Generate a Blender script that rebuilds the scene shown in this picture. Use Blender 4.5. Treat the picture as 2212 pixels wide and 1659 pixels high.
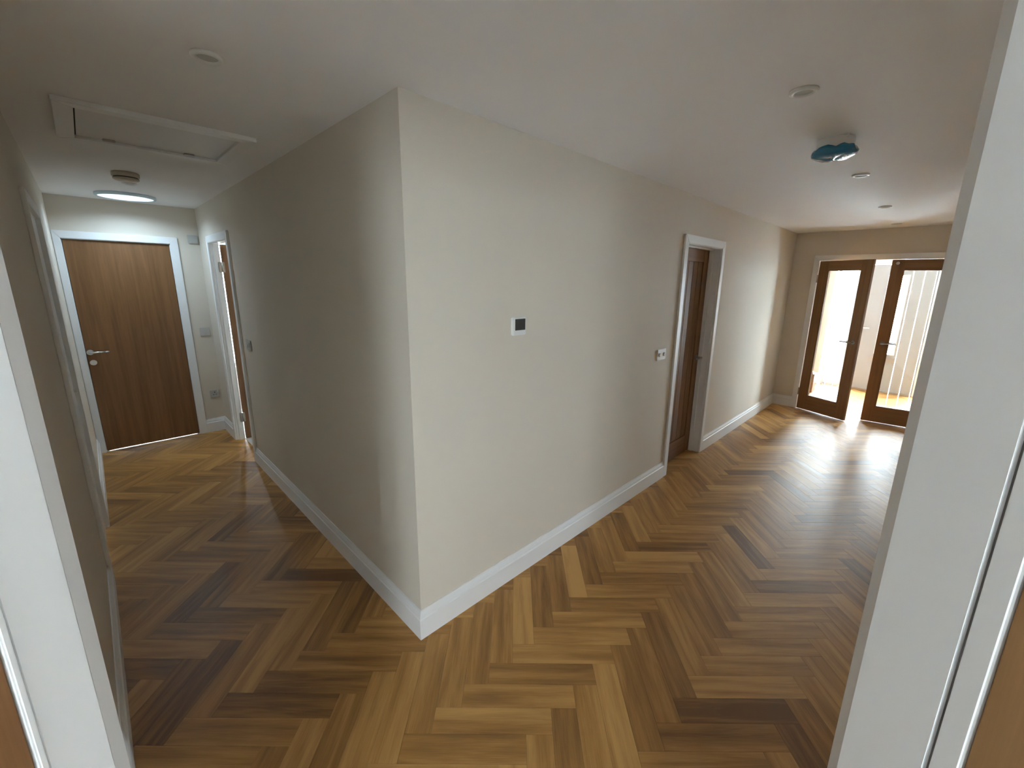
import bpy, bmesh, math, random
from mathutils import Vector, Matrix
random.seed(7)
for o in list(bpy.data.objects): bpy.data.objects.remove(o, do_unlink=True)
SC = bpy.context.scene
COL = SC.collection
R2 = math.sqrt(2.0)

# ------------------------------------------------------------------ camera
F_PX, YAW, PITCH, ROLL = 906.48, 0.7794, 0.2242, 0.0136
CAM = Vector((-0.895, -1.5216, 1.7105))
cd = bpy.data.cameras.new('camera'); cam = bpy.data.objects.new('camera', cd); COL.objects.link(cam)
cd.sensor_fit = 'HORIZONTAL'; cd.sensor_width = 36.0; cd.lens = 36.0 * F_PX / 2212.0
cd.shift_x = -12.2 / 2212.0; cd.shift_y = -14.6 / 2212.0
cd.clip_start = 0.02; cd.clip_end = 200
fw = Vector((math.cos(PITCH) * math.cos(YAW), math.cos(PITCH) * math.sin(YAW), -math.sin(PITCH)))
rt = fw.cross(Vector((0, 0, 1))).normalized(); up = rt.cross(fw)
rt2 = rt * math.cos(ROLL) + up * math.sin(ROLL); up2 = -rt * math.sin(ROLL) + up * math.cos(ROLL)
cam.matrix_world = Matrix(((rt2.x, up2.x, -fw.x, CAM.x), (rt2.y, up2.y, -fw.y, CAM.y), (rt2.z, up2.z, -fw.z, CAM.z), (0, 0, 0, 1)))
SC.camera = cam

# ------------------------------------------------------------------ sky, exposure
SC.view_settings.view_transform = 'Standard'; SC.view_settings.look = 'None'
SC.view_settings.gamma = 1.0; SC.view_settings.use_curve_mapping = False
SC.view_settings.exposure = 3.92
w = bpy.data.worlds.new('overcast'); SC.world = w; w.use_nodes = True
bg = w.node_tree.nodes['Background']; bg.inputs[0].default_value = (0.82, 0.915, 1.0, 1); bg.inputs[1].default_value = 5.0
SC.cycles.use_denoising = True
SC.cycles.max_bounces = 14; SC.cycles.diffuse_bounces = 10; SC.cycles.glossy_bounces = 6
SC.cycles.transparent_max_bounces = 16; SC.cycles.transmission_bounces = 8
SC.cycles.sample_clamp_indirect = 6.0
SC.cycles.caustics_reflective = False; SC.cycles.caustics_refractive = False

def portal(name, loc, direction, sx, sy):
    l = bpy.data.lights.new(name, 'AREA'); l.shape = 'RECTANGLE'; l.size = sx; l.size_y = sy
    l.cycles.is_portal = True
    o = bpy.data.objects.new(name, l); COL.objects.link(o); o.location = loc
    o.rotation_euler = Vector(direction).to_track_quat('-Z', 'Y').to_euler()
portal('daylight_portal', (8.22, -0.375, 1.02), (-1, 0, 0), 0.24, 2.05)
portal('daylight_portal', (8.22, -1.81, 1.02), (-1, 0, 0), 0.62, 2.05)
portal('daylight_portal', (8.22, -1.0, 1.26), (-1, 0, 0), 0.25, 1.28)
portal('daylight_portal', (-3.8, -4.2, 1.425), (1, 0, 0), 1.04, 1.35)
portal('daylight_portal', (0.45, 5.2, 1.35), (0, -1, 0), 0.5, 1.6)

# beam of the sun tunnel (its reflective shaft sends the daylight mostly straight down)
_l = bpy.data.lights.new('sun_tunnel_beam', 'AREA'); _l.shape = 'DISK'; _l.size = 0.34; _l.energy = 0.50; _l.color = (0.62, 0.83, 1.0); _l.spread = math.radians(155)
_o = bpy.data.objects.new('sun_tunnel_beam', _l); COL.objects.link(_o); _o.location = (-0.53, 3.68, 2.366)

# ------------------------------------------------------------------ helpers
ROOTM = {}
def tag(o, label=None, cat=None, group=None, kind=None):
    if label: o['label'] = label
    if cat: o['category'] = cat
    if group: o['group'] = group
    if kind: o['kind'] = kind
    return o
def thing(name, loc, label, cat, rotz=0.0, group=None, kind=None):
    o = bpy.data.objects.new(name, None); COL.objects.link(o)
    o.empty_display_size = 0.05
    o.location = loc; o.rotation_euler = (0, 0, rotz)
    ROOTM[o.name] = Matrix.Translation(Vector(loc)) @ Matrix.Rotation(rotz, 4, 'Z')
    return tag(o, label, cat, group, kind)

class MB:
    def __init__(s): s.v = []; s.f = []; s.smooth = []
    def add(s, vs, fs, smooth=False):
        n = len(s.v); s.v += [tuple(q) for q in vs]
        for f in fs: s.f.append(tuple(i + n for i in f)); s.smooth.append(smooth)
        return s
    def box(s, x0, x1, y0, y1, z0, z1):
        vs = [(x0, y0, z0), (x1, y0, z0), (x1, y1, z0), (x0, y1, z0), (x0, y0, z1), (x1, y0, z1), (x1, y1, z1), (x0, y1, z1)]
        return s.add(vs, [(3, 2, 1, 0), (4, 5, 6, 7), (0, 1, 5, 4), (1, 2, 6, 5), (2, 3, 7, 6), (3, 0, 4, 7)])
    def prism(s, poly, z0, z1):                       # poly counter-clockwise in xy
        n = len(poly)
        vs = [(p[0], p[1], z0) for p in poly] + [(p[0], p[1], z1) for p in poly]
        fs = [tuple(range(n - 1, -1, -1)), tuple(range(n, 2 * n))]
        fs += [(i, (i + 1) % n, (i + 1) % n + n, i + n) for i in range(n)]
        return s.add(vs, fs)
    def hull2(s, a, b):                               # two matching loops joined into a closed solid
        n = len(a)
        fs = [tuple(range(n - 1, -1, -1)), tuple(range(n, 2 * n))]
        fs += [(i, (i + 1) % n, (i + 1) % n + n, i + n) for i in range(n)]
        return s.add(list(a) + list(b), fs)
    def cyl(s, p0, p1, r0, r1=None, n=20):
        r1 = r0 if r1 is None else r1
        p0 = Vector(p0); p1 = Vector(p1); d = (p1 - p0).normalized()
        a = d.orthogonal().normalized(); b = d.cross(a)
        A = [p0 + (a * math.cos(t) + b * math.sin(t)) * r0 for t in [2 * math.pi * i / n for i in range(n)]]
        B = [p1 + (a * math.cos(t) + b * math.sin(t)) * r1 for t in [2 * math.pi * i / n for i in range(n)]]
        k = len(s.v); s.v += [tuple(q) for q in A + B]
        s.f.append(tuple(k + i for i in range(n - 1, -1, -1))); s.smooth.append(False)
        s.f.append(tuple(k + n + i for i in range(n))); s.smooth.append(False)
        for i in range(n):
            s.f.append((k + i, k + (i + 1) % n, k + n + (i + 1) % n, k + n + i)); s.smooth.append(True)
        return s
    def lathe(s, c, prof, n=40, wob=None):            # profile of (r, z) about a vertical axis at c
        k = len(s.v); m = len(prof)
        for j, (r, z) in enumerate(prof):
            for i in range(n):
                t = 2 * math.pi * i / n
                rr, zz = (r, z) if wob is None else wob(r, z, t, j)
                s.v.append((c[0] + rr * math.cos(t), c[1] + rr * math.sin(t), c[2] + zz))
        for j in range(m - 1):
            for i in range(n):
                i2 = (i + 1) % n
                s.f.append((k + j * n + i, k + j * n + i2, k + (j + 1) * n + i2, k + (j + 1) * n + i)); s.smooth.append(True)
        s.f.append(tuple(k + i for i in range(n - 1, -1, -1))); s.smooth.append(False)
        s.f.append(tuple(k + (m - 1) * n + i for i in range(n))); s.smooth.append(False)
        return s
    def build(s, name, mat, parent=None, root=None, bevel=0.0, seg=2, local=False):
        me = bpy.data.meshes.new(name)
        vs = s.v
        rt_ = root if root is not None else parent
        if rt_ is not None and not local and rt_.name in ROOTM:
            inv = ROOTM[rt_.name].inverted(); vs = [tuple(inv @ Vector(q)) for q in vs]
        me.from_pydata(vs, [], s.f); me.polygons.foreach_set('use_smooth', s.smooth)
        bm = bmesh.new(); bm.from_mesh(me)
        bmesh.ops.recalc_face_normals(bm, faces=bm.faces)
        if bevel > 0:
            es = [e for e in bm.edges if len(e.link_faces) == 2 and e.calc_face_angle(0) > 0.5]
            bmesh.ops.bevel(bm, geom=es, offset=bevel, segments=seg, affect='EDGES', clamp_overlap=True)
        bm.to_mesh(me); bm.free()
        o = bpy.data.objects.new(name, me); COL.objects.link(o)
        if mat: me.materials.append(mat)
        if parent is not None: o.parent = parent
        return o
def struct(name, mb, mat, label, cat, **k):
    o = mb.build(name, mat, **k); return tag(o, label, cat, kind='structure')

# ------------------------------------------------------------------ materials
def mat_new(name):
    m = bpy.data.materials.new(name); m.use_nodes = True
    nt = m.node_tree; return m, nt, nt.nodes, nt.links, nt.nodes['Principled BSDF']
def paint(name, col, rough, bump=0.02, scale=350.0, var=0.03):
    m, nt, N, L, P = mat_new(name)
    tc = N.new('ShaderNodeTexCoord')
    n1 = N.new('ShaderNodeTexNoise'); n1.inputs['Scale'].default_value = scale; n1.inputs['Detail'].default_value = 3
    n2 = N.new('ShaderNodeTexNoise'); n2.inputs['Scale'].default_value = 1.7; n2.inputs['Detail'].default_value = 3
    mr = N.new('ShaderNodeMapRange'); mr.inputs[3].default_value = 1 - var; mr.inputs[4].default_value = 1 + var
    mx = N.new('ShaderNodeVectorMath'); mx.operation = 'SCALE'; mx.inputs[0].default_value = col
    bp = N.new('ShaderNodeBump'); bp.inputs['Strength'].default_value = bump; bp.inputs['Distance'].default_value = 0.002
    L.new(tc.outputs['Object'], n1.inputs['Vector']); L.new(tc.outputs['Object'], n2.inputs['Vector'])
    L.new(n2.outputs['Fac'], mr.inputs[0]); L.new(mr.outputs[0], mx.inputs['Scale']); L.new(mx.outputs[0], P.inputs['Base Color'])
    L.new(n1.outputs['Fac'], bp.inputs['Height']); L.new(bp.outputs[0], P.inputs['Normal'])
    P.inputs['Roughness'].default_value = rough
    return m
def metal(name, col, rough):
    m, nt, N, L, P = mat_new(name)
    n1 = N.new('ShaderNodeTexNoise'); n1.inputs['Scale'].default_value = 60
    mr = N.new('ShaderNodeMapRange'); mr.inputs[3].default_value = rough * 0.8; mr.inputs[4].default_value = rough * 1.2
    L.new(n1.outputs['Fac'], mr.inputs[0]); L.new(mr.outputs[0], P.inputs['Roughness'])
    P.inputs['Base Color'].default_value = (*col, 1); P.inputs['Metallic'].default_value = 1.0
    return m
def oak(name, dark, light, rough=0.5, axis=2, stretch=14.0):
    m, nt, N, L, P = mat_new(name)
    tc = N.new('ShaderNodeTexCoord'); mp = N.new('ShaderNodeMapping')
    sc = [stretch * 2] * 3; sc[axis] = 1.1; mp.inputs['Scale'].default_value = sc
    n1 = N.new('ShaderNodeTexNoise'); n1.inputs['Scale'].default_value = 1.0; n1.inputs['Detail'].default_value = 6; n1.inputs['Distortion'].default_value = 0.6
    mp2 = N.new('ShaderNodeMapping'); sc2 = [320.0] * 3; sc2[axis] = 9.0; mp2.inputs['Scale'].default_value = sc2
    n2 = N.new('ShaderNodeTexNoise'); n2.inputs['Scale'].default_value = 1.0; n2.inputs['Detail'].default_value = 3
    ad = N.new('ShaderNodeMath'); ad.operation = 'MULTIPLY_ADD'; ad.inputs[1].default_value = 0.35
    cr = N.new('ShaderNodeValToRGB'); cr.color_ramp.elements[0].position = 0.4; cr.color_ramp.elements[1].position = 0.95
    cr.color_ramp.elements[0].color = (*dark, 1); cr.color_ramp.elements[1].color = (*light, 1)
    bp = N.new('ShaderNodeBump'); bp.inputs['Strength'].default_value = 0.05; bp.inputs['Distance'].default_value = 0.001
    L.new(tc.outputs['Object'], mp.inputs[0]); L.new(tc.outputs['Object'], mp2.inputs[0])
    L.new(mp.outputs[0], n1.inputs['Vector']); L.new(mp2.outputs[0], n2.inputs['Vector'])
    L.new(n2.outputs['Fac'], ad.inputs[0]); L.new(n1.outputs['Fac'], ad.inputs[2]); L.new(ad.outputs[0], cr.inputs[0])
    L.new(cr.outputs[0], P.inputs['Base Color']); L.new(n2.outputs['Fac'], bp.inputs['Height']); L.new(bp.outputs[0], P.inputs['Normal'])
    P.inputs['Roughness'].default_value = rough
    return m
def glass_mat(name, tint=(0.96, 0.98, 0.98)):
    m = bpy.data.materials.new(name); m.use_nodes = True; nt = m.node_tree; N = nt.nodes; L = nt.links
    N.remove(N['Principled BSDF']); out = N['Material Output']
    t = N.new('ShaderNodeBsdfTransparent'); t.inputs[0].default_value = (*tint, 1)
    g = N.new('ShaderNodeBsdfGlossy'); g.inputs['Roughness'].default_value = 0.02
    fr = N.new('ShaderNodeFresnel'); ge = N.new('ShaderNodeNewGeometry'); mi = N.new('ShaderNodeMapRange')
    mi.inputs[3].default_value = 1.45; mi.inputs[4].default_value = 1 / 1.45      # same reflectance from both sides of the pane
    L.new(ge.outputs['Backfacing'], mi.inputs[0]); L.new(mi.outputs[0], fr.inputs[0])
    mx = N.new('ShaderNodeMixShader'); L.new(fr.outputs[0], mx.inputs[0]); L.new(t.outputs[0], mx.inputs[1]); L.new(g.outputs[0], mx.inputs[2])
    L.new(mx.outputs[0], out.inputs[0]); return m
def frost_mat(name):
    m = bpy.data.materials.new(name); m.use_nodes = True; nt = m.node_tree; N = nt.nodes; L = nt.links
    N.remove(N['Principled BSDF']); out = N['Material Output']
    n = N.new('ShaderNodeTexNoise'); n.inputs['Scale'].default_value = 400
    mr = N.new('ShaderNodeMapRange'); mr.inputs[3].default_value = 0.2; mr.inputs[4].default_value = 0.35
    a = N.new('ShaderNodeBsdfTranslucent'); a.inputs[0].default_value = (0.9, 0.97, 0.98, 1)
    b = N.new('ShaderNodeBsdfTransparent'); b.inputs[0].default_value = (0.95, 0.98, 1, 1)
    mx = N.new('ShaderNodeMixShader'); L.new(n.outputs['Fac'], mr.inputs[0]); L.new(mr.outputs[0], mx.inputs[0])
    L.new(a.outputs[0], mx.inputs[1]); L.new(b.outputs[0], mx.inputs[2]); L.new(mx.outputs[0], out.inputs[0]); return m
def emit_mat(name, col, strength):
    m, nt, N, L, P = mat_new(name)
    n = N.new('ShaderNodeTexNoise'); n.inputs['Scale'].default_value = 9
    mr = N.new('ShaderNodeMapRange'); mr.inputs[3].default_value = strength * 0.9; mr.inputs[4].default_value = strength * 1.1
    L.new(n.outputs['Fac'], mr.inputs[0]); L.new(mr.outputs[0], P.inputs['Emission Strength'])
    P.inputs['Emission Color'].default_value = (*col, 1); P.inputs['Base Color'].default_value = (0.8, 0.85, 0.9, 1)
    return m
def floor_mat():
    m, nt, N, L, P = mat_new('oak_plank_floor')
    at = N.new('ShaderNodeAttribute'); at.attribute_name = 'tone'
    uv = N.new('ShaderNodeUVMap'); uv.uv_map = 'grain'
    mp = N.new('ShaderNodeMapping'); mp.inputs['Scale'].default_value = (1.8, 22.0, 1)
    n1 = N.new('ShaderNodeTexNoise'); n1.inputs['Scale'].default_value = 1.0; n1.inputs['Detail'].default_value = 4; n1.inputs['Distortion'].default_value = 0.4
    mp2 = N.new('ShaderNodeMapping'); mp2.inputs['Scale'].default_value = (9.0, 300.0, 1)
    n2 = N.new('ShaderNodeTexNoise'); n2.inputs['Scale'].default_value = 1.0; n2.inputs['Detail'].default_value = 3
    a1 = N.new('ShaderNodeMath'); a1.operation = 'MULTIPLY_ADD'; a1.inputs[1].default_value = 0.85
    a2 = N.new('ShaderNodeMath'); a2.operation = 'MULTIPLY_ADD'; a2.inputs[1].default_value = 0.28
    cr = N.new('ShaderNodeValToRGB'); e = cr.color_ramp.elements
    e[0].position = 0.42; e[0].color = (0.19, 0.088, 0.023, 1); e[1].position = 1.32 / 1.4; e[1].color = (0.58, 0.325, 0.105, 1)
    k = e.new(0.68); k.color = (0.38, 0.190, 0.050, 1)
    L.new(uv.outputs[0], mp.inputs[0]); L.new(uv.outputs[0], mp2.inputs[0])
    L.new(mp.outputs[0], n1.inputs['Vector']); L.new(mp2.outputs[0], n2.inputs['Vector'])
    L.new(n1.outputs['Fac'], a1.inputs[0]); L.new(at.outputs['Fac'], a1.inputs[2])
    L.new(n2.outputs['Fac'], a2.inputs[0]); L.new(a1.outputs[0], a2.inputs[2])
    L.new(a2.outputs[0], cr.inputs[0]); L.new(cr.outputs[0], P.inputs['Base Color'])
    mr = N.new('ShaderNodeMapRange'); mr.inputs[3].default_value = 0.38; mr.inputs[4].default_value = 0.54
    L.new(n1.outputs['Fac'], mr.inputs[0]); L.new(mr.outputs[0], P.inputs['Roughness'])
    bp = N.new('ShaderNodeBump'); bp.inputs['Strength'].default_value = 0.18; bp.inputs['Distance'].default_value = 0.002
    P.inputs['Specular IOR Level'].default_value = 0.42
    L.new(a2.outputs[0], bp.inputs['Height']); L.new(bp.outputs[0], P.inputs['Normal'])
    return m

WALL = paint('wall_paint', (0.69, 0.635, 0.555), 0.75)
CEIL = paint('ceiling_paint', (0.86, 0.87, 0.89), 0.85)
TRIM = paint('white_gloss_trim', (0.82, 0.83, 0.84), 0.48, bump=0.01)
PLASTIC = paint('white_plastic', (0.80, 0.80, 0.80), 0.35, bump=0.005)
PLASTIC_DIM = paint('grey_plastic', (0.50, 0.50, 0.48), 0.45, bump=0.005)
CREAM = paint('aged_cream_plastic', (0.52, 0.47, 0.38), 0.5, bump=0.005)
UPVC = paint('white_pvc', (0.60, 0.64, 0.66), 0.35, bump=0.005)
FDOOR = paint('pale_composite_door', (0.34, 0.335, 0.335), 0.5)
SCREEN = paint('dark_display', (0.045, 0.045, 0.042), 0.25, bump=0.0)
DARK = paint('dark_gap', (0.03, 0.025, 0.02), 0.8)
GAP = paint('grey_shadow_gap', (0.16, 0.15, 0.15), 0.8)
STEEL = metal('dark_steel_lever', (0.34, 0.32, 0.31), 0.32)
PLATE = paint('off_white_plate', (0.54, 0.53, 0.51), 0.4, bump=0.005)
CARPET = paint('room_carpet', (0.68, 0.67, 0.65), 0.95, bump=0.3, scale=900)
PAVE = paint('outside_paving', (0.72, 0.72, 0.71), 0.9, bump=0.2, scale=40)
CHROME = metal('satin_chrome', (0.72, 0.71, 0.70), 0.28)
BRASS = metal('dull_steel', (0.42, 0.38, 0.34), 0.4)
OAK = oak('oak_veneer', (0.15, 0.066, 0.022), (0.26, 0.125, 0.048))
OAKG = oak('oak_glazed_leaf', (0.20, 0.100, 0.040), (0.31, 0.165, 0.070))
OAKF = oak('oak_veneer_golden', (0.24, 0.125, 0.050), (0.36, 0.20, 0.085))
GLASS = glass_mat('clear_glass')
FROST = frost_mat('etched_glass')
TUBE = emit_mat('daylight_diffuser', (0.66, 0.86, 1.0), 0.11)
RING = paint('blue_lit_ring', (0.60, 0.70, 0.76), 0.4)  # white plastic, with the skylight's blue light put into its colour
BLUE, _nt, _N, _L, _P = mat_new('blue_plastic_film')
_n = _N.new('ShaderNodeTexNoise'); _n.inputs['Scale'].default_value = 30; _b = _N.new('ShaderNodeBump'); _b.inputs['Strength'].default_value = 0.4; _b.inputs['Distance'].default_value = 0.004
_L.new(_n.outputs['Fac'], _b.inputs['Height']); _L.new(_b.outputs[0], _P.inputs['Normal'])
_P.inputs['Base Color'].default_value = (0.03, 0.23, 0.42, 1); _P.inputs['Roughness'].default_value = 0.18
_P.inputs['Coat Weight'].default_value = 0.5
FLOOR = floor_mat()

# ------------------------------------------------------------------ main dimensions (metres)
H = 2.40
WY = 0.018            # hall wall plane (skirting face at 0)
WX = 0.018            # corridor right wall plane
LX = -1.043           # corridor left wall plane
EY = 4.12             # corridor end wall plane
FX = 6.045            # wall with the glazed doors
SY = -2.08            # hall far side wall plane
PX = 8.09             # front door plane (porch)
PYL, PYR = -0.10, -3.20
T = 0.10
VH = -1.299           # splay wall: v of the architrave face towards the hall
U_L, U_R = -0.036, 0.842   # jamb lines of the foreground opening
def uv2(u, v): return ((v + u) / R2, (v - u) / R2)

# ------------------------------------------------------------------ setting: ground, floors, ceiling
struct('ground', MB().box(-30, 60, -40, 40, -0.40, -0.18), PAVE, 'pale paving outside the house, glimpsed through the porch glass', 'ground')
floor = struct('floor', MB().box(-1.2, PX + 0.1, -2.25, 0.15, -0.16, -0.014).box(-1.2, 0.15, 0.15, EY + 0.1, -0.16, -0.014).box(FX, PX + 0.1, -3.35, -2.25, -0.16, -0.014).box(2.5, 3.5, 0.15, 0.3, -0.16, -0.014), DARK,
               'herringbone oak plank floor of the hall, corridor and porch', 'floor')
struct('floor', MB().prism([(-3.7, -5.7), (1.6, -5.7), (1.6, -2.18), (0.24, -2.18), (-1.13, -0.81), (-1.13, 0.5), (-3.7, 0.5)], -0.0135, -0.001), CARPET,
       'carpet of the room behind the foreground doorway', 'floor')
struct('floor', MB().box(0.09, 3.1, 2.3, 5.2, -0.0135, -0.001), CARPET, 'carpet of the room behind the open corridor door', 'floor')
struct('ceiling', MB().box(-3.9, PX + 0.22, -5.9, 5.35, H, H + 0.12), CEIL, 'plain white ceiling over the hall and corridor', 'ceiling')

# herringbone planks: every plank is a part of the floor
PW, PL, A0, B0 = 0.104, 0.472, 0.4465, -0.120
def clip(poly, ax, lim, sign):
    out = []
    for i in range(len(poly)):
        p, q = poly[i], poly[(i + 1) % len(poly)]
        dp, dq = sign * (p[ax] - lim), sign * (q[ax] - lim)
        if dp <= 0: out.append(p)
        if (dp < 0 < dq) or (dq < 0 < dp):
            t = dp / (dp - dq); out.append((p[0] + (q[0] - p[0]) * t, p[1] + (q[1] - p[1]) * t))
    return out
def cliprect(poly, r):
    for ax, lim, sg in ((0, r[0], -1), (0, r[1], 1), (1, r[2], -1), (1, r[3], 1)):
        poly = clip(poly, ax, lim, sg)
        if len(poly) < 3: return []
    return poly
def area(p): return 0.5 * abs(sum(p[i][0] * p[(i + 1) % len(p)][1] - p[(i + 1) % len(p)][0] * p[i][1] for i in range(len(p))))
def proj(x, y, z=0.0):
    d = Vector((x, y, z)) - CAM; zz = d.dot(fw)
    if zz < 0.05: return None
    return (1106 + 12.2 + F_PX * d.dot(rt2) / zz, 829.5 - 14.6 - F_PX * d.dot(up2) / zz, zz)
RECTS = [(0.06, 0.088, 2.86, 3.65), (FX + 0.05, PX + 0.02, -3.25, -2.15), (2.58, 3.37, 0.06, 0.20), (-1.10, PX + 0.02, -2.15, 0.06), (-1.10, 0.06, 0.06, EY + 0.05)]
planks = []
for n in range(-16, 17):
    for k in range(-75, 76):
        for kind in (0, 1):
            if kind == 0:
                u0, v0, du, dv = A0 + n * PL + k * PW, B0 - n * PL + k * PW, PL, PW
            else:
                u0, v0, du, dv = A0 + n * PL + k * PW + PL, B0 - n * PL + (k + 1) * PW - PL, PW, PL
            cx, cy = uv2(u0 + du / 2, v0 + dv / 2)
            if not (-1.5 < cx < PX + 0.4 and -3.6 < cy < EY + 0.4): continue
            g = 0.0004
            quad = [uv2(u0 + g, v0 + g), uv2(u0 + g, v0 + dv - g), uv2(u0 + du - g, v0 + dv - g), uv2(u0 + du - g, v0 + g)]
            if sum(quad[i][0] * quad[(i + 1) % 4][1] - quad[(i + 1) % 4][0] * quad[i][1] for i in range(4)) < 0: quad = quad[::-1]
            polys = [c for c in (cliprect(quad, r) for r in RECTS) if len(c) > 2 and area(c) > 1e-4]
            if not polys: continue
            # does it stand in front of the foreground splay wall?
            vis = 0.0
            for p in polys:
                pc = (sum(q[0] for q in p) / len(p), sum(q[1] for q in p) / len(p))
                pr = proj(*pc)
                if pr and -150 < pr[0] < 2360 and pr[1] < 1780 and pc[0] + pc[1] > -1.9: vis += area(p) * (1.7 / pr[2] ** 3)
            planks.append((vis, polys, u0, v0, kind))
planks.sort(key=lambda a: -a[0])
def plank_mesh(name, items):
    mb = MB(); tones = []; uvs = []
    for vis, polys, u0, v0, kind in items:
        tone = min(max(random.gauss(0.14, 0.105), -0.12), 0.40); ou, ov = random.random() * 40, random.random() * 40
        for p in polys:
            n0 = len(mb.f); mb.prism(p, -0.014, 0.0)
            for f in mb.f[n0:]:
                for i in f:
                    x, y = mb.v[i][0], mb.v[i][1]; u, v = (x - y) / R2 - u0, (x + y) / R2 - v0
                    uvs.append((u + ou, v + ov) if kind == 0 else (v + ou, u + ov)); tones.append(tone)
    me = bpy.data.meshes.new(name); me.from_pydata(mb.v, [], mb.f)
    ul = me.uv_layers.new(name='grain')
    for i, q in enumerate(uvs): ul.data[i].uv = q
    ca = me.attributes.new('tone', 'FLOAT', 'CORNER')
    ca.data.foreach_set('value', tones)
    me.materials.append(FLOOR)
    o = bpy.data.objects.new(name, me); COL.objects.link(o); o.parent = floor
    return o
for it in planks[:300]: plank_mesh('plank', [it])
rest = plank_mesh('plank', planks[300:]); rest['kind'] = 'stuff'

# ------------------------------------------------------------------ setting: walls
def wall_x(mb, y0, y1, x0, x1, holes, ztop=H):        # wall running along x, holes (xa, xb, za, zb)
    c = x0
    for xa, xb, za, zb in sorted(holes):
        if xa > c: mb.box(c, xa, y0, y1, 0, ztop)
        if za > 0: mb.box(xa, xb, y0, y1, 0, za)
        if zb < ztop: mb.box(xa, xb, y0, y1, zb, ztop)
        c = xb
    if c < x1: mb.box(c, x1, y0, y1, 0, ztop)
    return mb
def wall_y(mb, x0, x1, y0, y1, holes, ztop=H):
    c = y0
    for ya, yb, za, zb in sorted(holes):
        if ya > c: mb.box(x0, x1, c, ya, 0, ztop)
        if za > 0: mb.box(x0, x1, ya, yb, 0, za)
        if zb < ztop: mb.box(x0, x1, ya, yb, zb, ztop)
        c = yb
    if c < y1: mb.box(x0, x1, c, y1, 0, ztop)
    return mb
LIN = 0.025                                            # lining board thickness
HD = (2.605, 3.345)                                    # hall door opening in x
CD = (2.895, 3.615)                                    # corridor side door opening in y
LD = (1.575, 2.335)                                    # door in the corridor's left wall
ED = (-0.988, -0.236)                                  # end door opening in x
GD = (-1.665, -0.300)                                  # glazed doors opening in y
ZT = 2.03
def hole(a, b): return (a - LIN, b + LIN, 0.0, ZT + LIN)
struct('wall_right', wall_x(MB(), WY, WY + T, WX, FX, [hole(*HD)]), WALL, 'long off-white hall wall with thermostat, right of the projecting corner', 'wall')
struct('wall_corridor', wall_y(MB(), WX, WX + 0.07, WY + T, EY, [hole(*CD)]), WALL, 'off-white corridor wall left of the projecting corner', 'wall')
struct('wall_left', wall_y(MB(), LX - T, LX, -0.8195, EY, [hole(*LD)]), WALL, 'dim corridor wall at the far left of the picture', 'wall')
struct('wall_end', wall_x(MB(), EY, EY + T, LX - T, WX + T, [hole(*ED)]), WALL, 'end wall of the corridor around the plain oak door', 'wall')
struct('wall_far', wall_y(MB(), FX, FX + T, SY, WY + T, [hole(*GD)]), WALL, 'hall end wall around the glazed double doors', 'wall')
struct('wall_hidden', wall_x(MB(), SY - T, SY, 0.2175, FX + T, []), WALL, 'far side wall of the hall, hidden behind the right jamb', 'wall')
# splay wall with the foreground opening
VW0, VW1 = VH - 0.006, VH - 0.0985
sp = MB()
a_, b_ = (LX, VW0 * R2 - LX), (VW0 * R2 - SY, SY)
a2, b2 = (LX - T, VW1 * R2 - (LX - T)), (VW1 * R2 - (SY - T), SY - T)
jl0, jl1 = uv2(U_L - LIN - 0.004, VW0), uv2(U_L - LIN - 0.004, VW1)
jr0, jr1 = uv2(U_R + LIN + 0.004, VW0), uv2(U_R + LIN + 0.004, VW1)
sp.prism([a_, a2, jl1, jl0], 0, H); sp.prism([jr0, jr1, b2, b_], 0, H); sp.prism([jl0, jl1, jr1, jr0], 2.06, H)
struct('wall_front', sp, WALL, 'angled wall pierced by the foreground doorway', 'wall')
# porch
PORCH = paint('wall_paint_darkened', (0.46, 0.44, 0.40), 0.8)  # wall paint darkened so the bright daylight here does not wash out
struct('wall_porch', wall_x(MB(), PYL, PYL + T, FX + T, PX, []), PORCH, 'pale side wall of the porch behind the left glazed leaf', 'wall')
struct('wall_porch', wall_y(MB(), PX, PX + 0.15, PYR - T, PYL + T, [(-2.16, -0.20, 0.0, 2.15)]), WALL, 'front wall of the porch over and beside the entrance screen', 'wall')
struct('wall_porch', wall_x(MB(), PYR - T, PYR, FX, PX, []), WALL, 'hidden right side wall of the porch', 'wall')
struct('wall_porch', wall_y(MB(), FX, FX + T, PYR, SY - T, []), WALL, 'hidden return wall of the porch', 'wall')
# the room behind the camera and the bedroom off the corridor
RW = paint('room_wall_paint', (0.84, 0.82, 0.78), 0.8)
struct('wall_room', wall_x(MB(), -5.75, -5.6, -3.75, 1.65, []), RW, 'plain wall of the room behind the camera', 'wall')
struct('wall_room', wall_y(MB(), -3.75, -3.6, -5.6, 0.5, [(-4.72, -3.68, 0.75, 2.1)]), RW, 'window wall of the room behind the camera', 'wall')
struct('wall_room', wall_y(MB(), 1.5, 1.65, -5.6, SY - T, []), RW, 'right wall of the room behind the camera', 'wall')
struct('wall_room', wall_x(MB(), 0.35, 0.5, -3.6, LX - T, []), RW, 'wall beside the corridor in the room behind the camera', 'wall')
struct('wall_bedroom', wall_x(MB(), 5.0, 5.15, WX, 3.15, [(0.2, 0.7, 0.55, 2.15)]), RW, 'window wall of the room behind the open corridor door', 'wall')
struct('wall_bedroom', wall_y(MB(), 3.0, 3.15, 2.35, 5.0, []), RW, 'far wall of the room behind the open corridor door', 'wall')
struct('wall_bedroom', wall_x(MB(), 2.35, 2.5, WX + T, FX + T, []), RW, 'near wall of the room behind the open corridor door', 'wall')  # carried on past the room to shut stray daylight out of the void
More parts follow.
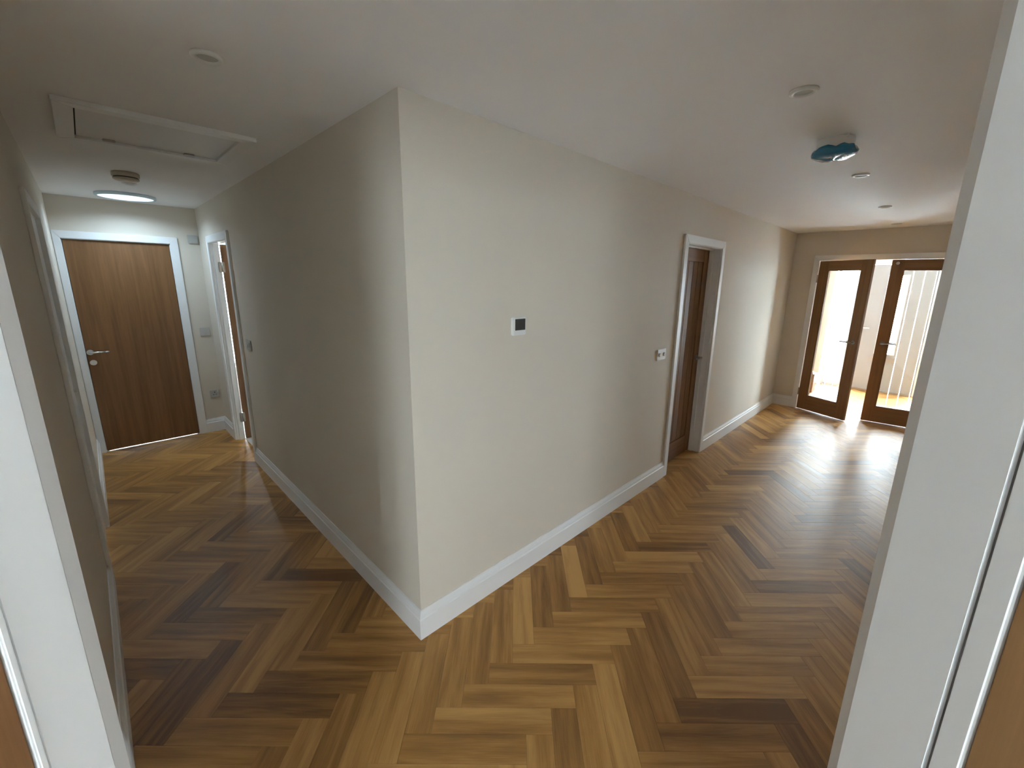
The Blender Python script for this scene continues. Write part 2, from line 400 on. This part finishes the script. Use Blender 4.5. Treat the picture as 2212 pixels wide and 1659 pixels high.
struct('wall_light_block', wall_y(MB(), FX, FX + T, WY + T, 2.35, []), RW, 'unseen wall added to block outside light behind the boarded oak hall door', 'wall')  # added to close the void, so no daylight leaks under the hall door
struct('wall_bedroom', wall_y(MB(), WX, WX + T, EY + T, 5.0, []), RW, 'short return wall of the room behind the open corridor door', 'wall')

# ------------------------------------------------------------------ skirting boards
PROF = [(0, 0), (0.018, 0), (0.018, 0.108), (0.0135, 0.113), (0.0135, 0.118), (0.011, 0.130), (0.006, 0.142), (0.005, 0.150), (0, 0.150)]
def skirt(name, p0, p1, nrm, m0, m1, label):
    p0 = Vector((*p0, 0)); p1 = Vector((*p1, 0)); n = Vector((*nrm, 0)); d = (p1 - p0).normalized()
    a = [p0 + n * t + d * (m0 * t) + Vector((0, 0, z)) for t, z in PROF]
    b = [p1 + n * t + d * (m1 * t) + Vector((0, 0, z)) for t, z in PROF]
    return struct(name, MB().hull2(a, b), TRIM, label, 'skirting board')
AW = 0.07                                              # architrave width
skirt('baseboard_right', (WX, WY), (HD[0] - AW, WY), (0, -1), -1, 0, 'white skirting board below the thermostat')
skirt('baseboard_right', (HD[1] + AW, WY), (FX, WY), (0, -1), 0, -1, 'white skirting board between the hall door and the glazed doors')
skirt('baseboard_corridor', (WX, WY), (WX, CD[0] - AW), (-1, 0), -1, 0, 'white skirting board along the corridor left of the corner')
skirt('baseboard_corridor', (WX, CD[1] + AW), (WX, EY), (-1, 0), 0, -1, 'short white skirting board past the open corridor door')
skirt('baseboard_left', (LX, -0.80), (LX, LD[0] - AW), (1, 0), 0, 0, 'skirting board of the dim left corridor wall')
skirt('baseboard_left', (LX, LD[1] + AW), (LX, EY), (1, 0), 0, -1, 'lit skirting board beside the plain oak end door')
skirt('baseboard_end', (ED[1] + AW, EY), (WX, EY), (0, -1), 0, -1, 'short skirting board under the sockets of the end wall')
skirt('baseboard_far', (FX, WY), (FX, GD[1] + AW), (-1, 0), 1, 0, 'short skirting board left of the glazed double doors')
skirt('baseboard_far', (FX, GD[0] - AW), (FX, SY), (-1, 0), 0, -1, 'skirting board right of the glazed double doors')
skirt('baseboard_hidden', (0.23, SY), (FX, SY), (0, 1), 0, -1, 'skirting board of the hidden far side wall')
skirt('baseboard_porch', (FX + T, PYL), (PX, PYL), (0, -1), 0, 0, 'skirting board of the porch side wall')

# ------------------------------------------------------------------ door frames: architraves and linings
def frame(name, o, s, n, s0, s1, ztop, label, depth=T, aw=AW, at=0.018, al=None, ar=None, back=True):
    """o wall-plane origin, s direction along the wall, n normal out of the wall (unit 2-vectors)."""
    def P(a, z, t): return (o[0] + s[0] * a + n[0] * t, o[1] + s[1] * a + n[1] * t, z)
    root = thing(name, P((s0 + s1) / 2, 0, 0), label, 'door frame', kind='structure')
    al = aw if al is None else al; ar = aw if ar is None else ar
    sides = [(0.0, at, 1)] + ([(-depth, -depth - at, 1)] if back else [])
    for t0, t1, _ in sides:
        r = 0.004
        def pr(poly):
            return MB().hull2([P(a, z, t0) for a, z in poly], [P(a, z, t1) for a, z in poly]).build('architrave', TRIM, root, bevel=0.003)
        pr([(s0 - al, 0), (s0 - r, 0), (s0 - r, ztop + r), (s0 - al, ztop + aw)])
        pr([(s1 + r, 0), (s1 + ar, 0), (s1 + ar, ztop + aw), (s1 + r, ztop + r)])
        pr([(s0 - r, ztop + r), (s1 + r, ztop + r), (s1 + ar, ztop + aw), (s0 - al, ztop + aw)])
    def bx(a0, a1, z0, z1, t0=0.0, t1=-depth, nm='lining'):
        poly = [(a0, z0), (a1, z0), (a1, z1), (a0, z1)]
        return MB().hull2([P(a, z, t0) for a, z in poly], [P(a, z, t1) for a, z in poly]).build(nm, TRIM, root, bevel=0.002)
    bx(s0 - LIN, s0, 0, ztop); bx(s1, s1 + LIN, 0, ztop); bx(s0 - LIN, s1 + LIN, ztop, ztop + LIN)
    return root, P, bx
fr, P, bx = frame('trim_1', (0, EY), (1, 0), (0, -1), ED[0], ED[1], ZT, 'white frame around the plain oak door at the corridor end', al=ED[0] - LX - 0.002, back=False)
fr, P, bx = frame('trim_2', (WX, 0), (0, 1), (-1, 0), CD[0], CD[1], ZT, 'white frame of the open doorway in the corridor right wall', back=False, depth=0.07)
bx(CD[1] - 0.012, CD[1], 0, ZT, -0.02, -0.058, 'door_stop')
fr, P, bx = frame('trim_3', (0, WY), (1, 0), (0, -1), HD[0], HD[1], ZT, 'white frame of the boarded oak hall door', depth=0.14, back=False)
for a in ((HD[0], HD[0] + 0.012), (HD[1] - 0.012, HD[1])): bx(*a, 0, ZT, -0.06, -0.098, 'door_stop')
bx(HD[0], HD[1], ZT - 0.012, ZT, -0.06, -0.098, 'door_stop')
fr, P, bx = frame('trim_4', (FX, 0), (0, -1), (-1, 0), -GD[1], -GD[0], ZT, 'wide white frame around the glazed double doors')
fr, P, bx = frame('trim_5', (LX, 0), (0, 1), (1, 0), LD[0], LD[1], ZT, 'white frame standing proud of the left corridor wall', back=False)
# foreground frame: u runs along the splay wall, d is the depth behind the hall-side face
so, ss, sn = uv2(0, VH), (1 / R2, -1 / R2), (1 / R2, 1 / R2)
fg = thing('trim_6', (*uv2((U_L + U_R) / 2, VH - 0.05), 0), 'white foreground door frame with both jambs close to the camera', 'door frame', kind='structure')
def PU(u, z, d): x, y = uv2(u, VH - d); return (x, y, z)
def ubox(u0, u1, d0, d1, z0, z1, nm, mat=TRIM, bevel=0.003, parent=None, root=None):
    poly = [(u0, d0), (u1, d0), (u1, d1), (u0, d1)]
    return MB().hull2([PU(u, z0, d) for u, d in poly], [PU(u, z1, d) for u, d in poly]).build(nm, mat, parent or fg, root=root, bevel=bevel)
TOP = 2.06
def uprof(pts, z0, z1, nm, mat=TRIM, bevel=0.0012):
    return MB().hull2([PU(u, z0, d) for u, d in pts], [PU(u, z1, d) for u, d in pts]).build(nm, mat, fg, bevel=bevel)
uprof([(U_L - 0.075, -0.017), (U_L - 0.0213, -0.017), (U_L - 0.0025, 0.0155), (U_L - 0.028, 0.0155), (U_L - 0.028, 0.0055), (U_L - 0.075, 0.0055)], 0, TOP + 0.07, 'architrave')
uprof([(U_R + 0.075, -0.017), (U_R + 0.0213, -0.017), (U_R + 0.0025, 0.0155), (U_R + 0.028, 0.0155), (U_R + 0.028, 0.0055), (U_R + 0.075, 0.0055)], 0, TOP + 0.07, 'architrave')
ubox(U_L - 0.016, U_R + 0.016, -0.017, 0.0055, TOP, TOP + 0.07, 'architrave')
ubox(U_L - 0.029, U_L, 0.016, 0.0735, 0, TOP, 'lining', bevel=0.002)
ubox(U_R, U_R + 0.029, 0.016, 0.0985, 0, TOP, 'lining', bevel=0.0008)
ubox(U_L, U_R, 0.006, 0.0955, TOP - 0.005, TOP + 0.028, 'lining')
ubox(U_R + 0.004, U_R + 0.029, 0.0985, 0.1018, 0, TOP, 'shadow_gap', GAP, bevel=0)
ubox(U_R, U_R + 0.072, 0.1018, 0.1245, 0, TOP + 0.07, 'architrave', bevel=0.002)
ubox(U_L - 0.072, U_L + 0.002, 0.0735, 0.0805, 0, TOP, 'door_stop', bevel=0.0015)

# ------------------------------------------------------------------ ironmongery
def lever(parent, p, along, out, root=None, length=0.13, mat=CHROME):
    p, a, n = Vector(p), Vector(along).normalized(), Vector(out).normalized()
    m = MB(); m.cyl(p + n * 0.004, p + n * 0.05, 0.0095)
    m.cyl(p + n * 0.05 - a * 0.012, p + n * 0.05 + a * length * 0.75, 0.0095, 0.0088)
    m.cyl(p + n * 0.05 + a * length * 0.75, p + n * 0.046 + a * length, 0.0088, 0.0075)
    h = m.build('lever_handle', mat, parent, root=root)
    MB().cyl(p, p + n * 0.009, 0.026, 0.0245, 28).build('rose', mat, h, root=root or parent)
    return h

# door_1: plain oak door at the end of the corridor
d1 = thing('door_1', ((ED[0] + ED[1]) / 2, EY + 0.03, 0), 'plain flush oak door closing the far end of the corridor', 'door', kind='structure')
MB().box(ED[0] + 0.003, ED[1] - 0.003, EY + 0.012, EY + 0.056, 0.008, ZT - 0.003).build('leaf', OAK, d1, bevel=0.002)
bxs = MB().box(ED[0] - 0.004, ED[0] + 0.018, EY + 0.0565, EY + 0.095, 0, ZT).box(ED[1] - 0.018, ED[1] + 0.004, EY + 0.0565, EY + 0.095, 0, ZT).box(ED[0], ED[1], EY + 0.0565, EY + 0.095, ZT - 0.018, ZT + 0.004)
bxs.build('door_stop', TRIM, d1)  # added behind the leaf to close light leaks along its edges
lever(d1, (-0.958, EY + 0.012, 1.0), (1, 0, 0), (0, -1, 0))
tt = MB().cyl((-0.950, EY + 0.012, 0.90), (-0.950, EY + 0.003, 0.90), 0.026, 0.024, 28).build('lock_rose', CHROME, d1)
MB().box(-0.955, -0.945, EY - 0.018, EY + 0.003, 0.884, 0.916).build('thumb_turn', CHROME, tt, root=d1, bevel=0.003)
MB().box(ED[0] + 0.001, ED[1] - 0.001, EY + 0.004, EY + 0.07, 0.0, 0.004).build('threshold_strip', CHROME, d1)

# door_2: oak leaf standing open into the room off the corridor
d2 = thing('door_2', (WX + 0.15, CD[1] - 0.02, 0), 'oak door standing open behind the corridor right doorway, thin strip with two hinges', 'door', kind='structure')
MB().box(WX + 0.079, WX + 0.079 + 0.74, CD[1] - 0.018, CD[1] + 0.022, 0.006, ZT - 0.004).build('leaf', OAK, d2, bevel=0.002)
for hz in (1.81, 0.25):
    h = MB().box(WX + 0.046, WX + 0.094, CD[1] - 0.0225, CD[1] - 0.002, hz - 0.05, hz + 0.05).build('hinge', BRASS, d2, bevel=0.002)
    MB().cyl((WX + 0.0745, CD[1] - 0.022, hz - 0.05), (WX + 0.0745, CD[1] - 0.022, hz + 0.05), 0.008, n=12).build('knuckle', BRASS, h, root=d2)
lever(d2, (WX + 0.76, CD[1] - 0.018, 1.0), (-1, 0, 0), (0, -1, 0))

# door_3: boarded oak door in the hall wall, closed and set back
d3 = thing('door_3', ((HD[0] + HD[1]) / 2, WY + 0.118, 0), 'boarded oak door set back in the hall wall beside the light switch', 'door', kind='structure')
y0, y1 = WY + 0.100, WY + 0.138
a, b = HD[0] + 0.003, HD[1] - 0.003
for s0_, s1_ in ((a, a + 0.11), (b - 0.11, b)): MB().box(s0_, s1_, y0, y1, 0.006, ZT - 0.003).build('stile', OAK, d3, bevel=0.002)
for z0_, z1_ in ((0.006, 0.19), (ZT - 0.12, ZT - 0.003)): MB().box(a + 0.11, b - 0.11, y0, y1, z0_, z1_).build('rail', oak('oak_rail_x', (0.15, 0.066, 0.022), (0.26, 0.125, 0.048), axis=0), d3, bevel=0.002)
nb = 5; bw = (b - a - 0.22) / nb
for i in range(nb):
    MB().box(a + 0.11 + i * bw + 0.0008, a + 0.11 + (i + 1) * bw - 0.0008, y0 + 0.008, y1 - 0.008, 0.19, ZT - 0.12).build('board', OAK, d3, bevel=0.004, seg=1)
lever(d3, (b - 0.055, y0, 1.0), (-1, 0, 0), (0, -1, 0), mat=STEEL)

# door_7: closed leaf in the left corridor wall
d7 = thing('door_7', (LX - 0.07, (LD[0] + LD[1]) / 2, 0), 'closed white cupboard door in the dim left corridor wall, almost edge-on', 'door', kind='structure')
MB().box(LX - 0.052, LX - 0.004, LD[0] + 0.003, LD[1] - 0.003, 0.005, ZT - 0.003).build('leaf', TRIM, d7, bevel=0.002)
MB().cyl((LX - 0.010, LD[1] - 0.05, 1.0), (LX + 0.008, LD[1] - 0.05, 1.0), 0.012, 0.014, 16).build('knob', CHROME, d7)

# glazed oak leaves of the double doors (local frame: x from hinge to meeting edge, y depth)
def glazed(name, hinge, rotz, sgn, label, w=0.634):
    r = thing(name, (*hinge, 0), label, 'door', rotz, group='glazed leaves of the hall double doors', kind='structure')
    t0, t1 = -0.020, 0.020
    st, tr, br = 0.118, 0.118, 0.20
    z0, z1 = 0.008, ZT - 0.003
    def B(*q): return MB().box(*q)
    k = dict(parent=r, local=True)
    B(0.002, st, t0, t1, z0, z1).build('stile', OAKG, bevel=0.0025, **k)
    B(w - st, w - 0.002, t0, t1, z0, z1).build('stile', OAKG, bevel=0.0025, **k)
    B(st, w - st, t0, t1, z1 - tr, z1).build('rail', OAKX, bevel=0.0025, **k)
    B(st, w - st, t0, t1, z0, z0 + br).build('rail', OAKX, bevel=0.0025, **k)
    bead = MB()
    for q in ((st, st + 0.010, z0 + br, z1 - tr), (w - st - 0.010, w - st, z0 + br, z1 - tr), (st + 0.01, w - st - 0.01, z0 + br, z0 + br + 0.010), (st + 0.01, w - st - 0.01, z1 - tr - 0.010, z1 - tr)):
        bead.box(q[0], q[1], -0.014, 0.014, q[2], q[3])
    bead.build('glazing_bead', OAKG, **k)
    g = B(st + 0.010, w - st - 0.010, -0.003, 0.003, z0 + br + 0.010, z1 - tr - 0.010).build('glass_pane', GLASS, **k)
    gw = w - 2 * st
    for i in (1, 2, 3):
        e = B(st + gw * i / 4 - 0.004, st + gw * i / 4 + 0.004, -0.0042, -0.0032, z0 + br + 0.02, z1 - tr - 0.02).build('etched_line', FROST, g, local=True)
    for side in (-1, 1):
        p, a_, n_ = Vector((w - 0.062, side * 0.020, 1.02)), Vector((-1, 0, 0)), Vector((0, side, 0))
        m = MB(); m.cyl(p + n_ * 0.004, p + n_ * 0.05, 0.0095); m.cyl(p + n_ * 0.05 - a_ * 0.012, p + n_ * 0.05 + a_ * 0.13, 0.0095, 0.008)
        h = m.build('lever_handle', STEEL, **k)
        MB().cyl(p, p + n_ * 0.009, 0.024, 0.022, 28).build('rose', STEEL, h, local=True)
    for hz in (1.80, 0.25):
        m = MB(); m.box(-0.006, 0.002, -0.019, 0.019, hz - 0.05, hz + 0.05); m.cyl((-0.004, sgn * 0.024, hz - 0.05), (-0.004, sgn * 0.024, hz + 0.05), 0.0075, n=12)
        m.build('hinge', BRASS, **k)
    return r
OAKX = oak('oak_rail_local', (0.20, 0.100, 0.040), (0.31, 0.165, 0.070), axis=0)
aL = math.radians(24); aR = math.radians(5)
gl = glazed('door_4', (FX + 0.002 - 0.0, GD[1] - 0.008), -math.pi / 2 - aL, -1, 'left leaf of the glazed oak double doors, swung towards the hall')
gr = glazed('door_5', (FX + 0.022, GD[0] + 0.008), math.pi / 2 + aR, 1, 'right leaf of the glazed oak double doors, partly hidden by the jamb')
rv = MB().cyl((0.634 - 0.055, 0.020, 1.985), (0.634 - 0.055, 0.034, 1.985), 0.018, 0.015, 20).build('bolt_knob', CHROME, gr, local=True)
rv['label'] = 'small bright knob at the top corner of the right glazed leaf'

# foreground oak leaves folded back into the room
def foldleaf(name, u, label, side):
    r = thing(name, (*uv2(u, VH - 0.35), 0), label, 'door', kind='structure')
    u0, u1 = (u, u + 0.040) if side > 0 else (u - 0.040, u)
    poly = [(u0, 0.1258 if side > 0 else 0.0815), (u1, 0.1258 if side > 0 else 0.0815), (u1 + side * 0.03, 0.55), (u0 + side * 0.03, 0.55)]
    MB().hull2([PU(a, 0.006, d) for a, d in poly], [PU(a, 2.04, d) for a, d in poly]).build('leaf', OAKF if side > 0 else OAK, r, bevel=0.002)
    for hz in (1.8, 0.25): ubox(u0 + 0.01, u1 - 0.01, (0.1247 if side > 0 else 0.0806), (0.1260 if side > 0 else 0.082), hz - 0.05, hz + 0.05, 'hinge', BRASS, 0, parent=r)
    return r
foldleaf('door_8', U_R + 0.001, 'oak door leaf opened back beside the right foreground jamb', 1)
foldleaf('door_9', U_L - 0.001, 'oak door leaf opened back beside the left foreground jamb', -1)

# ------------------------------------------------------------------ porch: entrance screen
d6 = thing('door_6', (PX + 0.05, -1.0, 0), 'pale front door with a tall narrow glass strip, seen past the glazed doors', 'door', kind='structure')
fd = MB()
for q in ((-1.435, -1.115, 0.03, 2.05), (-0.885, -0.565, 0.03, 2.05), (-1.115, -0.885, 0.03, 0.64), (-1.115, -0.885, 1.88, 2.05)): fd.box(PX + 0.03, PX + 0.08, q[0], q[1], q[2], q[3])
fd.build('leaf', FDOOR, d6)
gf = MB()
for q in ((-1.13, -1.115, 0.625, 1.895), (-0.885, -0.87, 0.625, 1.895), (-1.115, -0.885, 0.625, 0.64), (-1.115, -0.885, 1.88, 1.895)): gf.box(PX + 0.018, PX + 0.03, q[0], q[1], q[2], q[3])
gf.build('glazing_trim', UPVC, d6, bevel=0.003)
MB().box(PX + 0.05, PX + 0.058, -1.115, -0.885, 0.64, 1.88).build('glass_pane', GLASS, d6)
lb = MB().box(PX + 0.018, PX + 0.03, -1.165, -0.835, 0.50, 0.575).build('letterbox', BRASS, d6, bevel=0.003)
MB().box(PX + 0.012, PX + 0.018, -1.135, -0.865, 0.515, 0.56).build('flap', BRASS, lb, root=d6, bevel=0.002)
lever(d6, (PX + 0.03, -0.63, 1.04), (0, -1, 0), (-1, 0, 0))
MB().box(PX + 0.015, PX + 0.10, -1.46, -0.54, 0.0, 0.028).build('threshold_strip', BRASS, d6)
t7 = thing('trim_7', (PX + 0.06, -1.1, 0), 'white frame posts and head of the entrance screen', 'door frame', kind='structure')
for q in ((-0.565, -0.53, 0, 2.10), (-1.47, -1.435, 0, 2.10)): MB().box(PX + 0.01, PX + 0.12, *q).build('post', UPVC, t7, bevel=0.003)
MB().box(PX + 0.01, PX + 0.12, -2.16, -0.20, 2.10, 2.15).build('head', UPVC, t7, bevel=0.003)
MB().box(PX + 0.03, PX + 0.10, -1.435, -0.565, 2.055, 2.10).build('door_stop', UPVC, t7, bevel=0.003)
def sidelight(name, ya, yb, label):
    r = thing(name, (PX + 0.06, (ya + yb) / 2, 0), label, 'window', kind='structure')
    fw_ = 0.045
    for q in ((ya, ya + fw_, 0.0, 2.10), (yb - fw_, yb, 0.0, 2.10), (ya + fw_, yb - fw_, 0.0, 0.05), (ya + fw_, yb - fw_, 2.05, 2.10)):
        MB().box(PX + 0.02, PX + 0.10, *q).build('window_frame', UPVC, r, bevel=0.004)
    MB().box(PX + 0.055, PX + 0.062, ya + fw_, yb - fw_, 0.05, 2.05).build('glass_pane', GLASS, r)
sidelight('window_1', -0.530, -0.222, 'tall bright side window left of the front door')
sidelight('window_2', -2.15, -1.47, 'wide tall side window right of the front door, hidden by the jamb')
def window(name, c, rz, half, z0, z1, label):
    r = thing(name, c, label, 'window', rz, kind='structure')
    for q in ((-half, -half + 0.05, z0, z1), (half - 0.05, half, z0, z1), (-half + 0.05, half - 0.05, z0, z0 + 0.05), (-half + 0.05, half - 0.05, z1 - 0.05, z1), (-0.025, 0.025, z0 + 0.05, z1 - 0.05)):
        MB().box(q[0], q[1], -0.03, 0.03, q[2], q[3]).build('window_frame', UPVC, r, local=True)
    for q in ((-half + 0.05, -0.025), (0.025, half - 0.05)): MB().box(q[0], q[1], -0.004, 0.004, z0 + 0.05, z1 - 0.05).build('glass_pane', GLASS, r, local=True)
window('window_3', (-3.68, -4.2, 0), math.pi / 2, 0.52, 0.75, 2.1, 'window lighting the room behind the camera')
window('window_4', (0.45, 5.08, 0), 0.0, 0.25, 0.55, 2.15, 'window of the room behind the open corridor door')

# ------------------------------------------------------------------ things on the ceiling
def downlight(x, y, label, group='recessed ceiling spotlights'):
    r = thing('downlight', (x, y, H), label, 'ceiling light', group=group)
    MB().lathe((x, y, H), [(0.030, -0.001), (0.031, -0.009), (0.040, -0.011), (0.046, -0.007), (0.047, 0.0)]).build('bezel', PLASTIC, r)
    MB().lathe((x, y, H), [(0.030, -0.0005), (0.029, -0.0045), (0.0, -0.005)][:2], n=28).build('lamp_face', PLASTIC_DIM, r)
    return r
for x, y, lb_ in ((-0.512, 0.272, 'dim round spotlight in the corridor ceiling in front of the loft hatch'),
                  (-0.543, 3.0, 'small spotlight in the corridor ceiling just before the bright round skylight'),
                  (1.05, -1.042, 'nearest white spotlight in the hall ceiling, before the blue-covered alarm'),
                  (2.672, -1.029, 'white spotlight in the hall ceiling just beyond the blue-covered alarm'),
                  (4.188, -1.033, 'third spotlight along the hall ceiling, well beyond the blue-covered alarm'),
                  (5.619, -1.025, 'farthest small spotlight in the hall ceiling near the glazed doors')): downlight(x, y, lb_)

al = thing('smoke_alarm', (1.765, -1.034, H), 'white ceiling alarm wrapped in a crumpled blue dust cover', 'smoke alarm')
MB().lathe((1.765, -1.034, H), [(0.074, 0.0), (0.076, -0.006), (0.076, -0.046), (0.068, -0.052)]).build('base', PLASTIC, al)
rnd = random.Random(3); wv = [rnd.uniform(-1, 1) for _ in range(80)]
def wob(r, z, t, j):
    k = math.sin(5 * t + 0.6) * 0.5 + math.sin(9 * t + j) * 0.35 + wv[(int(t * 6.3) + 7 * j) % 80] * 0.25
    return r * (1 + 0.05 * k), z + 0.007 * k * (1 if j < 3 else 0.5)
MB().lathe((1.765, -1.034, H), [(0.078, -0.040), (0.090, -0.047), (0.096, -0.060), (0.090, -0.074), (0.072, -0.084), (0.040, -0.089), (0.012, -0.090)], n=30, wob=wob).build('dust_cover', BLUE, al)['label'] = 'crumpled blue plastic dust cover'
MB().cyl((1.700, -1.088, H), (1.700, -1.088, H - 0.012), 0.006, 0.005, 12).build('fixing_clip', PLASTIC, al)

sm = thing('smoke_alarm', (-0.59, 2.58, H), 'cream round alarm on the corridor ceiling between hatch and skylight', 'smoke alarm')
MB().lathe((-0.59, 2.58, H), [(0.070, 0.0), (0.074, -0.004), (0.074, -0.028), (0.070, -0.031)]).build('base', CREAM, sm)
MB().lathe((-0.59, 2.58, H), [(0.066, -0.031), (0.066, -0.037)]).build('vent_slot', DARK, sm)
MB().lathe((-0.59, 2.58, H), [(0.070, -0.037), (0.070, -0.044), (0.062, -0.050), (0.02, -0.052)]).build('cap', CREAM, sm)

TC = (-0.53, 3.68, H)
tb = thing('sun_tunnel', TC, 'bright round skylight diffuser in the corridor ceiling before the oak end door', 'skylight')
MB().lathe(TC, [(0.190, 0.0), (0.203, 0.0), (0.205, -0.018), (0.198, -0.025), (0.186, -0.025), (0.184, -0.020)], n=56).build('ring', RING, tb)
MB().lathe(TC, [(0.184, -0.020), (0.150, -0.025), (0.100, -0.029), (0.050, -0.031), (0.01, -0.0315)], n=56).build('diffuser', TUBE, tb)

# loft hatch: frame proud of the ceiling, door panel with two catches
hx0, hx1, hy0, hy1 = -0.885, -0.175, 1.07, 1.74
lh = thing('loft_hatch', ((hx0 + hx1) / 2, (hy0 + hy1) / 2, H), 'white rectangular loft hatch with raised frame in the corridor ceiling', 'loft hatch')
f = 0.062
for q in (((hx0, hy0), (hx1, hy0), (hx1 - f, hy0 + f), (hx0 + f, hy0 + f)), ((hx1, hy0), (hx1, hy1), (hx1 - f, hy1 - f), (hx1 - f, hy0 + f)),
          ((hx1, hy1), (hx0, hy1), (hx0 + f, hy1 - f), (hx1 - f, hy1 - f)), ((hx0, hy1), (hx0, hy0), (hx0 + f, hy0 + f), (hx0 + f, hy1 - f))):
    MB().prism(list(q), H - 0.020, H).build('frame_rail', TRIM, lh, bevel=0.002)
MB().box(hx0 + f + 0.006, hx1 - f - 0.004, hy0 + f + 0.004, hy1 - f - 0.004, H - 0.008, H - 0.001).build('hatch_panel', paint('hatch_white', (0.72, 0.72, 0.72), 0.5), lh)
MB().box(hx0 + f, hx0 + f + 0.006, hy0 + f, hy1 - f, H - 0.004, H - 0.0005).build('shadow_gap', DARK, lh)
for cx_ in (-0.70, -0.37): MB().box(cx_ - 0.025, cx_ + 0.025, hy1 - f - 0.045, hy1 - f - 0.015, H - 0.016, H - 0.008).build('catch', BRASS, lh, bevel=0.003)

# ------------------------------------------------------------------ things on the walls
th = thing('thermostat', (0.651, WY, 1.486), 'small white square thermostat with dark display on the hall wall', 'thermostat')
MB().box(0.606, 0.698, WY - 0.024, WY, 1.440, 1.532).build('body', PLASTIC, th, bevel=0.004)
MB().box(0.616, 0.690, WY - 0.0255, WY - 0.0235, 1.466, 1.524).build('display', SCREEN, th, bevel=0.0008)

def plate(name, c, s, n, w_, h_, label, cat, kind):
    c, s, n = Vector(c), Vector((*s, 0)), Vector((*n, 0))
    r = thing(name, c, label, cat)
    def sb(a0, a1, z0, z1, t0, t1, nm, mat, parent=None, bevel=0.0012):
        poly = [(a0, z0), (a1, z0), (a1, z1), (a0, z1)]
        A = [c + s * q + Vector((0, 0, z)) + n * t0 for q, z in poly]; B = [c + s * q + Vector((0, 0, z)) + n * t1 for q, z in poly]
        return MB().hull2(A, B).build(nm, mat, parent or r, root=r, bevel=bevel)
    sb(-w_ / 2, w_ / 2, -h_ / 2, h_ / 2, 0, 0.009, 'plate', PLATE, bevel=0.003)
    if kind == 'switch':
        k = 2 if w_ > 0.1 else 1
        for i in range(k):
            cx_ = (i - (k - 1) / 2) * 0.05
            sb(cx_ - 0.014, cx_ + 0.014, -0.022, 0.022, 0.009, 0.0118, 'rocker', PLATE)
    elif kind == 'dimmer':
        for cx_ in (-0.035, 0.035):
            p = c + s * cx_ + n * 0.009
            MB().cyl(p, p + n * 0.010, 0.015, 0.013, 20).build('knob', PLATE, r)
    else:
        for a0, a1, z0, z1 in ((-0.004, 0.004, 0.008, 0.022), (-0.016, -0.006, -0.014, -0.007), (0.006, 0.016, -0.014, -0.007)):
            sb(a0, a1, z0, z1, 0.0088, 0.0094, 'pin_slot', DARK, bevel=0)
        sb(0.022, 0.034, 0.012, 0.034, 0.009, 0.012, 'rocker', PLASTIC)
    return r
plate('light_switch', (2.31, WY, 1.150), (1, 0), (0, -1), 0.146, 0.092, 'white double light switch on the hall wall beside the boarded oak door', 'light switch', 'dimmer')
plate('light_switch', (WX, 2.61, 1.150), (0, 1), (-1, 0), 0.146, 0.092, 'light switch on the corridor wall right of the open doorway', 'light switch', 'switch')
plate('light_switch', (-0.052, EY, 1.133), (1, 0), (0, -1), 0.088, 0.088, 'light switch on the corridor end wall above the socket', 'light switch', 'switch')
plate('light_switch', (LX, 0.175, 1.225), (0, 1), (1, 0), 0.088, 0.088, 'light switch seen edge-on on the dim left wall', 'light switch', 'switch')
plate('wall_socket', (-0.047, EY, 0.435), (1, 0), (0, -1), 0.088, 0.088, 'power socket on the corridor end wall near the floor', 'socket', 'socket')
vb = thing('wall_vent', (-0.036, EY, 2.09), 'small grey box high in the corner of the corridor end wall', 'vent')
MB().box(-0.078, 0.006, EY - 0.018, EY, 2.050, 2.135).build('housing', PLASTIC_DIM, vb, bevel=0.004)
for i in range(4): MB().box(-0.068, -0.004, EY - 0.0205, EY - 0.018, 2.062 + i * 0.018, 2.070 + i * 0.018).build('slat', PLASTIC_DIM, vb)

# low oak box in the porch, seen through the left glazed leaf
bb = thing('oak_box', (7.33, -0.195, 0), 'low oak box with bright metal top against the porch side wall', 'box')
MB().box(7.22, 7.44, -0.265, -0.120, 0.0, 0.29).build('body', OAK, bb, bevel=0.004)
MB().box(7.215, 7.445, -0.270, -0.120, 0.29, 0.305).build('lid', OAK, bb, bevel=0.003)
MB().cyl((7.28, -0.21, 0.305), (7.28, -0.21, 0.345), 0.03, 0.026, 20).build('metal_cap', CHROME, bb)
